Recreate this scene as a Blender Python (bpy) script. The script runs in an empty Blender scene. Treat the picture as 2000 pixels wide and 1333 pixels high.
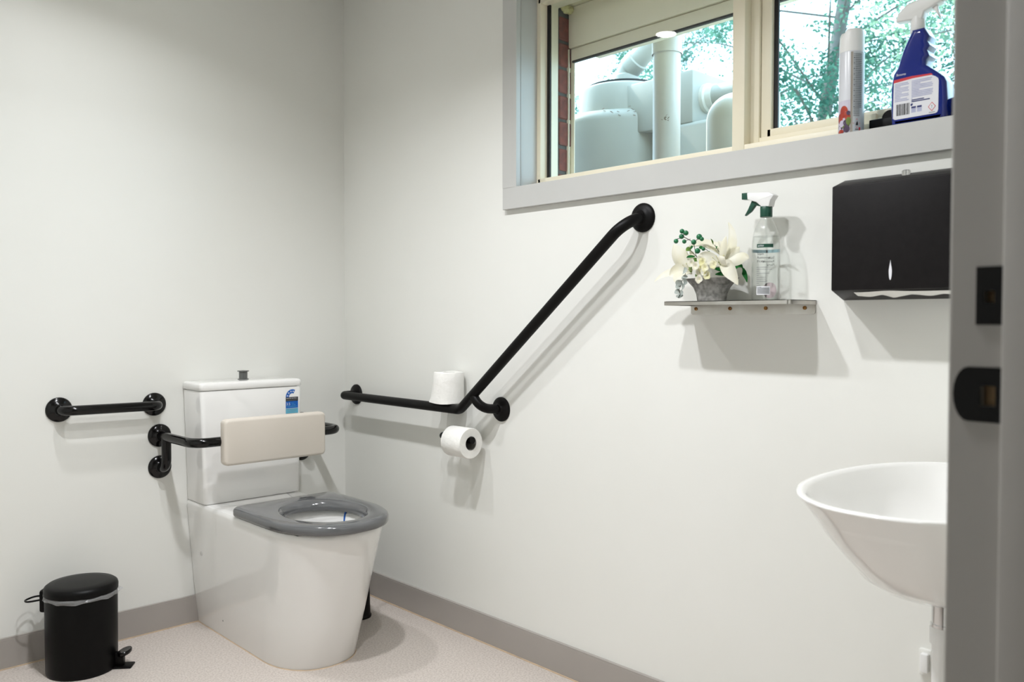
import bpy, bmesh, math, random
from mathutils import Vector, Matrix
random.seed(7)
PI = math.pi
scene = bpy.context.scene
COL = scene.collection

# ------------------------------------------------------------------ camera
yaw, pitch, roll = math.radians(43.543), math.radians(-1.481), math.radians(0.086)
fw = Vector((math.sin(yaw)*math.cos(pitch), math.cos(yaw)*math.cos(pitch), math.sin(pitch)))
rt = Vector((math.cos(yaw), -math.sin(yaw), 0)); up = rt.cross(fw)
rt, up = rt*math.cos(roll)+up*math.sin(roll), up*math.cos(roll)-rt*math.sin(roll)
cam = bpy.data.objects.new('camera', bpy.data.cameras.new('camera'))
COL.objects.link(cam)
cam.matrix_world = Matrix(((rt.x, up.x, -fw.x, -1.881), (rt.y, up.y, -fw.y, -2.973), (rt.z, up.z, -fw.z, 1.09), (0, 0, 0, 1)))
cam.data.sensor_width = 36; cam.data.lens = 29.656; cam.data.clip_start = 0.02
cam.data.dof.use_dof = True; cam.data.dof.focus_distance = 2.5; cam.data.dof.aperture_fstop = 4.5
scene.camera = cam

# ------------------------------------------------------------------ sky, sun, exposure
w = bpy.data.worlds.new('sky'); scene.world = w; w.use_nodes = True
bg = w.node_tree.nodes['Background']
bg.inputs[0].default_value = (0.56, 0.82, 1.0, 1); bg.inputs[1].default_value = 5.0
sun = bpy.data.objects.new('sun_offscreen', bpy.data.lights.new('sun_offscreen', 'SUN')); COL.objects.link(sun)
sun.data.energy = 5.0; sun.data.angle = 0.01; sun.data.color = (1.0, 0.95, 0.86)
sun.rotation_euler = Vector((-0.02, -0.75, -0.65)).to_track_quat('-Z', 'Y').to_euler()
LAMP_W = (5.5, 14.6, 10.2)   # watts of the three downlights
scene.view_settings.view_transform = 'Standard'; scene.view_settings.look = 'None'
scene.view_settings.exposure = 0.08; scene.view_settings.gamma = 1.0; scene.view_settings.use_curve_mapping = False

# ------------------------------------------------------------------ materials
def lin(c):
    c = [v/255 for v in c]
    return tuple(v/12.92 if v <= 0.04045 else ((v+0.055)/1.055)**2.4 for v in c)
MATS = {}
def mat(name, c, rough=0.5, metal=0.0, vary=None, bump=None, coat=0.0, spec=0.5, trans=0.0, emit=None, sss=0.0):
    m = bpy.data.materials.new(name); m.use_nodes = True
    nt = m.node_tree; b = nt.nodes['Principled BSDF']
    base = (*lin(c), 1)
    b.inputs['Base Color'].default_value = base
    b.inputs['Roughness'].default_value = rough; b.inputs['Metallic'].default_value = metal
    b.inputs['Coat Weight'].default_value = coat; b.inputs['Coat Roughness'].default_value = 0.05
    b.inputs['Specular IOR Level'].default_value = spec
    if sss:
        b.inputs['Subsurface Weight'].default_value = sss; b.inputs['Subsurface Radius'].default_value = (.01, .008, .006)
    tc = nt.nodes.new('ShaderNodeTexCoord')
    if vary:
        sc, c2, lo, hi = vary
        n = nt.nodes.new('ShaderNodeTexNoise'); n.inputs['Scale'].default_value = sc; n.inputs['Detail'].default_value = 4
        r = nt.nodes.new('ShaderNodeValToRGB'); r.color_ramp.elements[0].position = lo; r.color_ramp.elements[1].position = hi
        r.color_ramp.elements[0].color = base; r.color_ramp.elements[1].color = (*lin(c2), 1)
        nt.links.new(tc.outputs['Object'], n.inputs['Vector']); nt.links.new(n.outputs['Fac'], r.inputs['Fac'])
        nt.links.new(r.outputs['Color'], b.inputs['Base Color'])
    if bump:
        sc, st = bump
        n = nt.nodes.new('ShaderNodeTexNoise'); n.inputs['Scale'].default_value = sc; n.inputs['Detail'].default_value = 3
        bp = nt.nodes.new('ShaderNodeBump'); bp.inputs['Strength'].default_value = st; bp.inputs['Distance'].default_value = 0.002
        nt.links.new(tc.outputs['Object'], n.inputs['Vector']); nt.links.new(n.outputs['Fac'], bp.inputs['Height'])
        nt.links.new(bp.outputs['Normal'], b.inputs['Normal'])
    if emit:
        b.inputs['Emission Color'].default_value = (*emit[0], 1); b.inputs['Emission Strength'].default_value = emit[1]
    MATS[name] = m
    return m
def clear_mat(name, tint, ior=1.45, rough=0.0, film=0.0):
    m = bpy.data.materials.new(name); m.use_nodes = True; nt = m.node_tree; nt.nodes.clear()
    o = nt.nodes.new('ShaderNodeOutputMaterial'); t = nt.nodes.new('ShaderNodeBsdfTransparent'); t.inputs[0].default_value = (*tint, 1)
    g = nt.nodes.new('ShaderNodeBsdfGlossy'); g.inputs['Roughness'].default_value = rough
    lw = nt.nodes.new('ShaderNodeLayerWeight'); lw.inputs['Blend'].default_value = .5
    pw = nt.nodes.new('ShaderNodeMath'); pw.operation = 'POWER'; pw.inputs[1].default_value = 5
    f = nt.nodes.new('ShaderNodeMath'); f.operation = 'MULTIPLY_ADD'; r0 = ((ior-1)/(ior+1))**2
    f.inputs[1].default_value = 1-r0; f.inputs[2].default_value = r0
    nt.links.new(lw.outputs['Facing'], pw.inputs[0]); nt.links.new(pw.outputs[0], f.inputs[0])
    x = nt.nodes.new('ShaderNodeMixShader')
    nt.links.new(f.outputs[0], x.inputs[0]); nt.links.new(t.outputs[0], x.inputs[1]); nt.links.new(g.outputs[0], x.inputs[2])
    last = x
    if film:
        d = nt.nodes.new('ShaderNodeBsdfDiffuse'); d.inputs[0].default_value = (.8, .8, .8, 1)
        y = nt.nodes.new('ShaderNodeMixShader'); y.inputs[0].default_value = film
        nt.links.new(x.outputs[0], y.inputs[1]); nt.links.new(d.outputs[0], y.inputs[2]); last = y
    nt.links.new(last.outputs[0], o.inputs[0]); MATS[name] = m
    return m
def leaf_mat(name, c, c2, tr=0.45, scale=3.0):
    m = bpy.data.materials.new(name); m.use_nodes = True; nt = m.node_tree; nt.nodes.clear()
    o = nt.nodes.new('ShaderNodeOutputMaterial'); d = nt.nodes.new('ShaderNodeBsdfDiffuse'); t = nt.nodes.new('ShaderNodeBsdfTranslucent')
    tc = nt.nodes.new('ShaderNodeTexCoord'); n = nt.nodes.new('ShaderNodeTexNoise'); n.inputs['Scale'].default_value = scale
    r = nt.nodes.new('ShaderNodeValToRGB'); r.color_ramp.elements[0].color = (*lin(c), 1); r.color_ramp.elements[1].color = (*lin(c2), 1)
    r.color_ramp.elements[0].position = .35; r.color_ramp.elements[1].position = .65
    x = nt.nodes.new('ShaderNodeMixShader'); x.inputs[0].default_value = tr
    nt.links.new(tc.outputs['Object'], n.inputs['Vector']); nt.links.new(n.outputs['Fac'], r.inputs['Fac'])
    for s in (d, t): nt.links.new(r.outputs[0], s.inputs[0])
    nt.links.new(d.outputs[0], x.inputs[1]); nt.links.new(t.outputs[0], x.inputs[2]); nt.links.new(x.outputs[0], o.inputs[0])
    MATS[name] = m
    return m

mat('wall_paint', (232, 232, 227), .38, vary=(1.3, (228, 228, 222), .3, .7), bump=(180, .03))
mat('ceiling_paint', (232, 231, 226), .7, bump=(90, .03))
mat('floor_vinyl', (205, 196, 188), .48, vary=(170, (184, 174, 166), .42, .62), bump=(260, .12))
mat('trim_grey', (190, 190, 187), .42, vary=(6, (194, 194, 191), .3, .7))
mat('skirting_grey', (160, 154, 148), .38, vary=(5, (164, 158, 152), .3, .7))
mat('silicone', (190, 170, 146), .6, vary=(30, (214, 190, 160), .3, .7))
mat('jamb_grey', (160, 157, 152), .5, vary=(5, (156, 153, 148), .3, .7))
mat('porcelain', (238, 237, 234), .08, coat=.6, vary=(3, (235, 234, 231), .3, .7))
mat('seat_grey', (98, 99, 100), .12, coat=.3, vary=(4, (94, 95, 96), .3, .7))
mat('black_satin', (6, 5, 5), .45, spec=.16, vary=(12, (8, 7, 7), .3, .7))
mat('black_gloss', (4, 3, 3), .16, spec=.35, vary=(12, (9, 8, 8), .3, .7))
mat('black_powder', (15, 12, 13), .5, spec=.2, vary=(60, (20, 17, 18), .3, .7), bump=(500, .08))
mat('bin_black', (4, 4, 4), .42, spec=.16, vary=(30, (7, 6, 6), .3, .7))
mat('pad_cream', (214, 206, 195), .5, vary=(5, (210, 202, 190), .3, .7))
mat('paper', (240, 239, 234), .9, vary=(25, (232, 231, 226), .3, .7), bump=(70, .9))
mat('core_card', (150, 148, 142), .9, vary=(25, (120, 118, 112), .3, .7))
mat('steel', (200, 198, 193), .28, metal=1.0, vary=(14, (178, 172, 164), .35, .7))
mat('chrome', (215, 215, 215), .1, metal=1.0, vary=(8, (205, 205, 205), .3, .7))
mat('button_grey', (112, 114, 113), .3, metal=.6, vary=(8, (98, 100, 99), .3, .7))
mat('brass', (178, 138, 84), .35, metal=1.0, vary=(60, (110, 70, 44), .35, .7))
mat('cream_alu', (242, 234, 212), .4, vary=(5, (238, 229, 204), .3, .7))
mat('gasket', (16, 15, 18), .6, vary=(15, (22, 21, 24), .3, .7))
mat('mortar', (96, 92, 88), .95, vary=(60, (74, 70, 66), .3, .7), bump=(150, .6))
mat('brick_red', (132, 70, 58), .9, vary=(38, (96, 50, 44), .35, .7), bump=(120, .7))
mat('foam', (214, 206, 150), .9, vary=(40, (196, 186, 130), .3, .7), bump=(60, .9))
mat('tank_grey', (178, 178, 170), .45, vary=(5, (168, 168, 161), .3, .7))
mat('pvc_white', (228, 226, 220), .4, vary=(4, (221, 219, 214), .3, .7))
mat('tank_white', (224, 222, 214), .4, vary=(4, (216, 214, 206), .3, .7))
mat('scuff', (118, 96, 84), .8, vary=(40, (150, 130, 116), .3, .7))
mat('bounce_concrete', (188, 182, 170), .95, vary=(3, (164, 162, 148), .3, .7), bump=(20, .8))  # unseen ground, kept pale to bounce light up onto soffit and shutter box
mat('bark', (108, 106, 102), .9, vary=(9, (84, 82, 78), .3, .7), bump=(30, .9))
leaf_mat('foliage_dark', (44, 88, 76), (104, 150, 130), scale=1.5)
leaf_mat('foliage_pale', (86, 134, 118), (172, 196, 164), scale=1.5)
clear_mat('window_glass', (.97, .99, .99), 1.5)
clear_mat('clear_plastic', (.975, .985, .98), 1.42, .03, film=.02)
clear_mat('clear_liquid', (.955, .965, .96), 1.25, .02)
clear_mat('thin_film', (.9, .9, .9), 1.5, .12, film=.22)
mat('downlight_glow', (255, 255, 255), .5, vary=(3, (252, 252, 252), .3, .7), emit=((1.0, .98, .94), 60.0))
mat('white_plastic', (236, 236, 234), .35, vary=(4, (230, 230, 228), .3, .7))
mat('bottle_green', (20, 70, 54), .35, vary=(6, (24, 78, 60), .3, .7))
mat('bottle_blue', (6, 34, 128), .14, coat=.4, vary=(6, (5, 30, 116), .3, .7))
mat('label_white', (228, 228, 232), .4, vary=(9, (222, 222, 228), .3, .7))
mat('label_red', (206, 40, 50), .4, vary=(9, (196, 36, 46), .3, .7))
mat('print_lilac', (168, 172, 200), .5, vary=(90, (188, 190, 212), .3, .7))
mat('print_navy', (28, 38, 104), .5, vary=(20, (34, 44, 110), .3, .7))
mat('print_grey', (118, 122, 124), .5, vary=(90, (140, 144, 146), .3, .7))
mat('print_black', (20, 20, 22), .5, vary=(20, (26, 26, 28), .3, .7))
mat('print_pink', (222, 196, 202), .5, vary=(20, (228, 208, 212), .3, .7))
mat('print_aqua', (150, 184, 194), .5, vary=(20, (164, 194, 202), .3, .7))
mat('star_blue', (0, 98, 190), .4, vary=(9, (0, 92, 180), .3, .7))
mat('star_cyan', (106, 186, 214), .4, vary=(9, (98, 178, 206), .3, .7))
mat('can_white', (214, 216, 220), .28, vary=(4, (204, 206, 212), .3, .7))
mat('can_text', (188, 194, 198), .3, vary=(4, (182, 188, 192), .3, .7))
mat('can_seam', (186, 178, 168), .3, metal=.4, vary=(9, (160, 152, 142), .3, .7))
mat('fruit_red', (186, 74, 50), .3, vary=(90, (140, 38, 36), .3, .7))
mat('fruit_plum', (62, 42, 62), .3, vary=(50, (92, 78, 104), .3, .7))
mat('fruit_green', (120, 140, 70), .3, vary=(50, (90, 110, 50), .3, .7))
mat('fruit_lilac', (196, 190, 208), .3, vary=(10, (206, 202, 214), .3, .7))
mat('zinc', (148, 147, 143), .6, metal=.1, vary=(80, (98, 97, 94), .38, .66), bump=(120, .3))
leaf_mat('petal', (230, 226, 204), (238, 236, 224), .3, 20)
leaf_mat('petal_yellow', (232, 228, 176), (240, 238, 214), .35, 30)
leaf_mat('leaf_green', (34, 88, 46), (52, 112, 58), .2, 40)
leaf_mat('leaf_lime', (112, 142, 72), (88, 118, 60), .25, 40)
leaf_mat('leaf_silver', (158, 168, 164), (184, 190, 184), .25, 40)
mat('berry_green', (34, 118, 74), .35, vary=(60, (26, 96, 60), .3, .7))
mat('stem_dark', (38, 50, 36), .7, vary=(60, (70, 58, 40), .3, .7))
mat('cleaner_blue', (24, 92, 176), .35, vary=(20, (20, 84, 166), .3, .7))
mat('recess_brown', (176, 148, 112), .8, vary=(60, (156, 128, 94), .3, .7))
mat('water', (196, 204, 204), .04, vary=(5, (190, 198, 198), .3, .7))
mat('soffit', (216, 208, 178), .7, vary=(6, (190, 176, 130), .45, .75))

# ------------------------------------------------------------------ mesh builder
ORG = {}
def link(o):
    COL.objects.link(o); return o
def tag(o, label=None, cat=None, group=None, kind=None):
    for k, v in (('label', label), ('category', cat), ('group', group), ('kind', kind)):
        if v: o[k] = v
    return o
def thing(name, loc, label, cat, group=None):
    o = link(bpy.data.objects.new(name, None)); o.empty_display_size = .05
    o.location = loc; ORG[o.as_pointer()] = Vector(loc)
    return tag(o, label, cat, group)
def frame_of(d):
    d = Vector(d).normalized(); a = Vector((0, 0, 1)) if abs(d.z) < .9 else Vector((1, 0, 0))
    u = d.cross(a).normalized(); return u, u.cross(d).normalized()
class MB:
    def __init__(s): s.v = []; s.f = []; s.m = []
    def add(s, vs, fs, mi=0):
        o = len(s.v); s.v += [tuple(p) for p in vs]; s.f += [tuple(i+o for i in f) for f in fs]; s.m += [mi]*len(fs); return s
    def from_bm(s, bm, mi=0):
        bm.verts.ensure_lookup_table(); bm.verts.index_update()
        s.add([v.co[:] for v in bm.verts], [[v.index for v in f.verts] for f in bm.faces], mi); bm.free(); return s
    def box(s, x0, x1, y0, y1, z0, z1, bev=0, seg=2, mi=0):
        bm = bmesh.new(); bmesh.ops.create_cube(bm, size=1)
        for v in bm.verts: v.co = Vector(((x0+x1)/2+v.co.x*(x1-x0), (y0+y1)/2+v.co.y*(y1-y0), (z0+z1)/2+v.co.z*(z1-z0)))
        if bev: bmesh.ops.bevel(bm, geom=bm.edges[:], offset=bev, segments=seg, profile=.5, affect='EDGES')
        return s.from_bm(bm, mi)
    def loft(s, rings, cap0=True, cap1=True, mi=0, closed=True):
        n = len(rings[0]); vs = [p for r in rings for p in r]; fs = []
        for i in range(len(rings)-1):
            for j in range(n if closed else n-1):
                k = (j+1) % n; fs.append((i*n+j, i*n+k, (i+1)*n+k, (i+1)*n+j))
        if cap0: fs.append(tuple(range(n-1, -1, -1)))
        if cap1: fs.append(tuple((len(rings)-1)*n+j for j in range(n)))
        return s.add(vs, fs, mi)
    def lathe(s, prof, c=(0, 0, 0), axis=(0, 0, 1), seg=32, mi=0, cap0=True, cap1=True, sx=1, sy=1, rot=0):
        c = Vector(c); d = Vector(axis).normalized(); u, w_ = frame_of(d)
        if abs(d.z) > .999: u, w_ = Vector((1, 0, 0)), Vector((0, 1, 0))*(1 if d.z > 0 else -1)
        rings = [[c+d*h+u*(math.cos(2*PI*i/seg+rot)*r*sx)+w_*(math.sin(2*PI*i/seg+rot)*r*sy) for i in range(seg)] for r, h in prof]
        return s.loft(rings, cap0, cap1, mi)
    def tube(s, pts, r, fillet=0, seg=16, mi=0, cap=True, steps=6):
        pts = [Vector(p) for p in pts]; path = [pts[0]]
        for i in range(1, len(pts)-1):
            a, b, c = pts[i-1], pts[i], pts[i+1]
            fl = fillet[i-1] if isinstance(fillet, (list, tuple)) else fillet
            d1, d2 = (a-b).normalized(), (c-b).normalized()
            if fl and abs(d1.dot(d2)) < .9999:
                half = d1.angle(d2)/2; t = min(fl/math.tan(half), (a-b).length*.98, (c-b).length*.98); rr = t*math.tan(half)
                cen = b+(d1+d2).normalized()*(rr/math.sin(half)); p0, p1 = b+d1*t, b+d2*t
                for k in range(steps+1):
                    q = (p0-cen).normalized().slerp((p1-cen).normalized(), k/steps)*rr+cen; path.append(q)
            else: path.append(b)
        path.append(pts[-1])
        rad = r if isinstance(r, (list, tuple)) else None
        u, w_ = frame_of(path[1]-path[0]); rings = []
        for i, p in enumerate(path):
            d = (path[min(i+1, len(path)-1)]-path[max(i-1, 0)]).normalized()
            u = (u-d*u.dot(d)).normalized(); w_ = d.cross(u)
            rr = (rad[0]+(rad[1]-rad[0])*i/(len(path)-1)) if rad else r
            rings.append([p+u*(math.cos(2*PI*k/seg)*rr)+w_*(math.sin(2*PI*k/seg)*rr) for k in range(seg)])
        return s.loft(rings, cap, cap, mi)
    def prism(s, poly, ax, a, b, bev=0, seg=2, mi=0):
        """poly = 2D points in the two other axes (x,y,z order), extruded along axis ax from a to b"""
        def P(q, t):
            q = list(q); q.insert(ax, t); return q
        bm = bmesh.new(); lo = [bm.verts.new(P(q, a)) for q in poly]; hi = [bm.verts.new(P(q, b)) for q in poly]
        bm.faces.new(lo); bm.faces.new(hi[::-1]); n = len(poly)
        for i in range(n): bm.faces.new((lo[(i+1) % n], lo[i], hi[i], hi[(i+1) % n]))
        bmesh.ops.recalc_face_normals(bm, faces=bm.faces[:])
        if bev:
            cap = [e for e in bm.edges if abs((e.verts[0].co-e.verts[1].co)[ax]) < 1e-7]
            bmesh.ops.bevel(bm, geom=cap, offset=bev, segments=seg, profile=.5, affect='EDGES')
        return s.from_bm(bm, mi)
    def sheet(s, grid, mi=0):
        n = len(grid[0]); vs = [p for r in grid for p in r]
        return s.add(vs, [(i*n+j, i*n+j+1, (i+1)*n+j+1, (i+1)*n+j) for i in range(len(grid)-1) for j in range(n-1)], mi)
    def sphere(s, c, r, seg=14, mi=0, sz=1):
        k = seg//2; prof = [(max(r*math.sin(PI*i/k), 1e-5), -r*math.cos(PI*i/k)*sz) for i in range(k+1)]
        return s.lathe(prof, c, seg=seg, mi=mi)
    def build(s, name, mats, parent=None, label=None, cat=None, group=None, kind=None, smooth=38, origin=None):
        if isinstance(mats, str): mats = [mats]
        if parent is not None: org = ORG[parent.as_pointer()]
        elif origin is not None: org = Vector(origin)
        else:
            xs, ys, zs = zip(*s.v); org = Vector(((min(xs)+max(xs))/2, (min(ys)+max(ys))/2, min(zs)))
        me = bpy.data.meshes.new(name); me.from_pydata([tuple(Vector(p)-org) for p in s.v], [], s.f)
        for m in mats: me.materials.append(MATS[m])
        me.polygons.foreach_set('material_index', s.m); me.validate()
        bm = bmesh.new(); bm.from_mesh(me); bmesh.ops.recalc_face_normals(bm, faces=bm.faces[:]); bm.to_mesh(me); bm.free()
        if smooth:
            me.polygons.foreach_set('use_smooth', [True]*len(me.polygons)); me.set_sharp_from_angle(angle=math.radians(smooth))
        me.update()
        o = link(bpy.data.objects.new(name, me)); ORG[o.as_pointer()] = org
        if parent is not None: o.parent = parent
        else: o.location = org
        return tag(o, label, cat, group, kind)
def rrect(y0, y1, z0, z1, r, n=5):
    out = []
    for cy, cz, a0 in ((y1-r, z1-r, 0), (y0+r, z1-r, 90), (y0+r, z0+r, 180), (y1-r, z0+r, 270)):
        out += [(cy+r*math.cos(math.radians(a0+90*k/n)), cz+r*math.sin(math.radians(a0+90*k/n))) for k in range(n+1)]
    return out
def text2d(body, size, align='LEFT'):
    cu = bpy.data.curves.new('lettering', 'FONT'); cu.body = body; cu.size = size; cu.align_x = align; cu.resolution_u = 2
    ob = bpy.data.objects.new('lettering', cu); COL.objects.link(ob)
    dg = bpy.context.evaluated_depsgraph_get(); me = ob.evaluated_get(dg).to_mesh()
    vs = [(v.co.x, v.co.y) for v in me.vertices]; fs = [tuple(p.vertices) for p in me.polygons]
    ob.evaluated_get(dg).to_mesh_clear(); bpy.data.objects.remove(ob); bpy.data.curves.remove(cu)
    return vs, fs
def put_text(mb, body, size, fn, mi=0, align='LEFT', sx=1.0):
    vs, fs = text2d(body, size, align); mb.add([fn(x*sx, y) for x, y in vs], fs, mi)

# ------------------------------------------------------------------ room shell
CZ = 2.385
def struct(mb, name, m, parent=None, smooth=0): return mb.build(name, m, parent, kind='structure' if parent is None else None, smooth=smooth)
struct(MB().box(-2.2, .09, -2.77, .1, -.1, 0), 'floor', 'floor_vinyl')
struct(MB().box(-2.2, .30, -2.77, .1, CZ, CZ+.12), 'ceiling', 'ceiling_paint')
struct(MB().box(-2.2, .09, 0, .1, -.1, CZ), 'wall_back', 'wall_paint')
struct(MB().box(-2.2, -2.1, -2.77, 0, -.1, CZ), 'wall_left', 'wall_paint')
W0, W1, S0, S1 = -2.47, -1.02, 1.506, 2.16       # window opening
struct(MB().box(0, .08, W1, 0, -.1, CZ).box(0, .08, -2.77, W0, -.1, CZ).box(0, .08, W0, W1, -.1, S0).box(0, .08, W0, W1, S1, CZ), 'wall_right', 'wall_paint')
DX0, DX1 = -1.88, -.915                          # doorway in the wall the camera looks through
struct(MB().box(-2.1, DX0, -2.77, -2.65, -.1, CZ).box(DX1, 0, -2.77, -2.65, -.1, CZ).box(DX0, DX1, -2.77, -2.65, 2.1, CZ), 'wall_front', 'wall_paint')
# unseen passage behind the camera, added to shut out the bright sky
struct(MB().box(-3.2, .6, -4.6, -2.77, -.1, 0), 'floor_passage', 'floor_vinyl')
struct(MB().box(-3.2, .6, -4.6, -2.77, CZ, CZ+.12), 'ceiling_passage', 'ceiling_paint')
struct(MB().box(-3.2, .6, -4.7, -4.6, -.1, CZ+.12), 'wall_passage_front', 'wall_paint')
struct(MB().box(-3.3, -3.2, -4.7, -2.67, -.1, CZ+.12).box(-3.2, -2.2, -2.77, -2.67, -.1, CZ+.12), 'wall_passage_left', 'wall_paint')
struct(MB().box(.6, .7, -4.7, -2.67, -.1, CZ+.12).box(.09, .6, -2.77, -2.67, -.1, CZ+.12), 'wall_passage_right', 'wall_paint')
# skirtings: a body board with a thin cap in the same paint
def skirting(name, boxes, caps, beads):
    o = MB()
    for b in boxes: o.box(*b)
    o = struct(o, name, 'skirting_grey')
    c = MB()
    for b in caps: c.box(*b)
    c.build('cap_strip', 'skirting_grey', o, smooth=0)
    c = MB()
    for b in beads: c.box(*b)
    c.build('sealant_bead', 'silicone', o, smooth=0)
skirting('baseboard_back', [(-2.1, -.0, -.012, 0, 0, .092)], [(-2.1, 0, -.0105, 0, .092, .0965)], [(-2.1, -.012, -.0155, -.012, 0, .003)])
skirting('baseboard_right', [(-.012, 0, -2.65, -.012, 0, .092)], [(-.0105, 0, -2.65, -.012, .092, .0965)], [(-.0155, -.012, -2.65, -.012, 0, .003)])
skirting('baseboard_left', [(-2.1, -2.088, -2.65, -.012, 0, .092)], [(-2.1, -2.0885, -2.65, -.012, .092, .0935)], [(-2.088, -2.0845, -2.65, -.012, 0, .003)])

# ------------------------------------------------------------------ door frame (open doorway around the camera)
d = struct(MB().box(-.93, DX1, -2.79, -2.648, 0, 1.001).box(-.93, DX1, -2.79, -2.690, 1.001, 1.022).box(-.93, DX1, -2.676, -2.648, 1.001, 1.022).box(-.93, DX1, -2.79, -2.648, 1.022, 1.108).box(-.93, DX1, -2.79, -2.688, 1.108, 1.120).box(-.93, DX1, -2.678, -2.648, 1.108, 1.120).box(-.93, DX1, -2.79, -2.648, 1.120, 2.085).box(DX0, DX0+.015, -2.79, -2.648, 0, 2.085).box(DX0, DX1, -2.79, -2.648, 2.085, 2.1), 'door_1', 'jamb_grey')
MB().box(-.9285, -.86, -2.650, -2.6430, 0, 2.15, .003).build('architrave', 'jamb_grey', d)
MB().box(-1.95, DX0+.013, -2.650, -2.6430, 0, 2.15, .003).build('architrave', 'jamb_grey', d)
MB().box(-1.95, -.86, -2.650, -2.6430, 2.087, 2.155, .003).build('architrave', 'jamb_grey', d)
MB().box(-.942, -.929, -2.79, -2.697, 0, 2.085, .004).build('door_stop', 'jamb_grey', d)
MB().box(DX0+.014, DX0+.027, -2.79, -2.697, 0, 2.085, .004).build('door_stop', 'jamb_grey', d)
def framed(a, b):                                # strips left and right of, below and above a hole: ya < yb, za < zb
    return MB().box(-.9318, -.929, a[0], b[0], a[2], a[3]).box(-.9318, -.929, b[1], a[1], a[2], a[3]).box(-.9318, -.929, b[0], b[1], a[2], b[2]).box(-.9318, -.929, b[0], b[1], b[3], a[3])
sp = framed((-2.6948, -2.6705, 1.085, 1.1448), (-2.688, -2.678, 1.108, 1.120)).build('strike_plate', 'black_satin', d, smooth=0)
MB().box(-.9175, -.9145, -2.690, -2.676, 1.106, 1.122).build('bolt_pocket', 'recess_brown', sp, smooth=0)
lip = [(-2.664, 1.0412)]+[(-2.664+.0145*math.sin(PI*k/10), 1.01285+.02835*math.cos(PI*k/10)) for k in range(1, 10)]+[(-2.664, .9845)]
sp = framed((-2.6948, -2.664, .9845, 1.0412), (-2.690, -2.676, 1.001, 1.022)).prism(lip, 0, -.9318, -.929).build('strike_plate', 'black_satin', d, smooth=0)
MB().box(-.9175, -.9145, -2.692, -2.674, .999, 1.024).build('latch_pocket', 'recess_brown', sp, smooth=0)

# ------------------------------------------------------------------ window
tr = struct(MB().box(-.018, .0, W1, -.967, 1.512, 2.16), 'trim_1', 'trim_grey', smooth=20)      # architrave: left leg
MB().box(-.018, .0, W0-.06, -.967, 1.443, 1.512, .001, 1).build('bottom_board', 'trim_grey', tr, smooth=20)
MB().box(-.018, .0, -1.031, W1, 1.512, 2.16).build('inner_edge_strip', 'trim_grey', tr, smooth=20)
MB().box(-.018, .0, W0-.06, -.967, 2.16, 2.23, .002, 1).build('head_board', 'trim_grey', tr, smooth=20)
MB().box(-.018, .0, W0-.06, W0, 1.512, 2.16, .002, 1).build('end_board', 'trim_grey', tr, smooth=20)
tr2 = struct(MB().box(-.012, .082, W0, W1, 1.500, 1.512), 'trim_2', 'trim_grey')                        # lining of the opening with the sill board
MB().box(.0, .08, -1.026, W1, 1.512, 2.15).build('side_lining', 'trim_grey', tr2, smooth=0)
MB().box(.003, .009, -1.0295, -1.024, 1.512, 2.15, .0015).build('bead', 'trim_grey', tr2)
MB().box(.0, .08, W0, W0+.01, 1.512, 2.15).build('side_lining', 'trim_grey', tr2, smooth=0)
MB().box(.0, .08, W0, W1, 2.15, 2.16).build('head_lining', 'trim_grey', tr2, smooth=0)
win = MB().box(.080, .155, -1.042, -1.015, 1.505, 2.16, .002).box(.080, .155, W0, W0+.04, 1.505, 2.16, .002).box(.080, .155, W0+.03, -1.03, 2.11, 2.16, .002).box(.080, .155, W0+.03, -1.03, 1.505, 1.5465, .002)
win = struct(win, 'window_1', 'cream_alu', smooth=30)
MB().box(.0785, .112, -1.787, -1.751, 1.515, 2.12, .0015).box(.110, .155, -1.811, -1.752, 1.515, 2.12, .001).build('mullion', 'cream_alu', win, smooth=30)
MB().box(.112, .155, W0+.03, -1.80, 1.54, 1.5645, .0015).build('sill_track', 'cream_alu', win, smooth=30)
MB().box(.1105, .1165, -1.0545, -1.040, 1.545, 2.12).box(.1105, .1165, -1.753, -1.7505, 1.545, 2.12).build('gasket', 'gasket', win, smooth=0)
MB().box(.112, .115, -1.752, -1.05, 1.543, 2.115).build('pane', 'window_glass', win, smooth=0)
MB().box(.117, .148, -1.0555, -1.046, 1.54, 2.12).build('outer_stop', 'cream_alu', win, smooth=0)
sash = MB().box(.118, .146, -1.841, -1.8125, 1.563, 2.11, .0015).box(.118, .146, W0+.03, -1.83, 1.563, 1.584, .0015).box(.118, .146, W0+.03, W0+.06, 1.56, 2.11, .0015).box(.118, .146, W0+.03, -1.83, 2.075, 2.11, .0015).build('sash', 'cream_alu', win, smooth=30)
MB().box(.131, .137, -1.853, -1.8385, 1.58, 2.09).box(.131, .137, W0+.05, -1.84, 2.068, 2.08).build('gasket', 'gasket', sash, smooth=0)
MB().box(.1325, .1355, W0+.05, -1.85, 1.58, 2.08).build('pane', 'window_glass', sash, smooth=0)
MB().box(.105, .12, -2.118, -2.085, 1.545, 1.574, .001).build('sash_bracket', 'cream_alu', sash, smooth=0)

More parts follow.
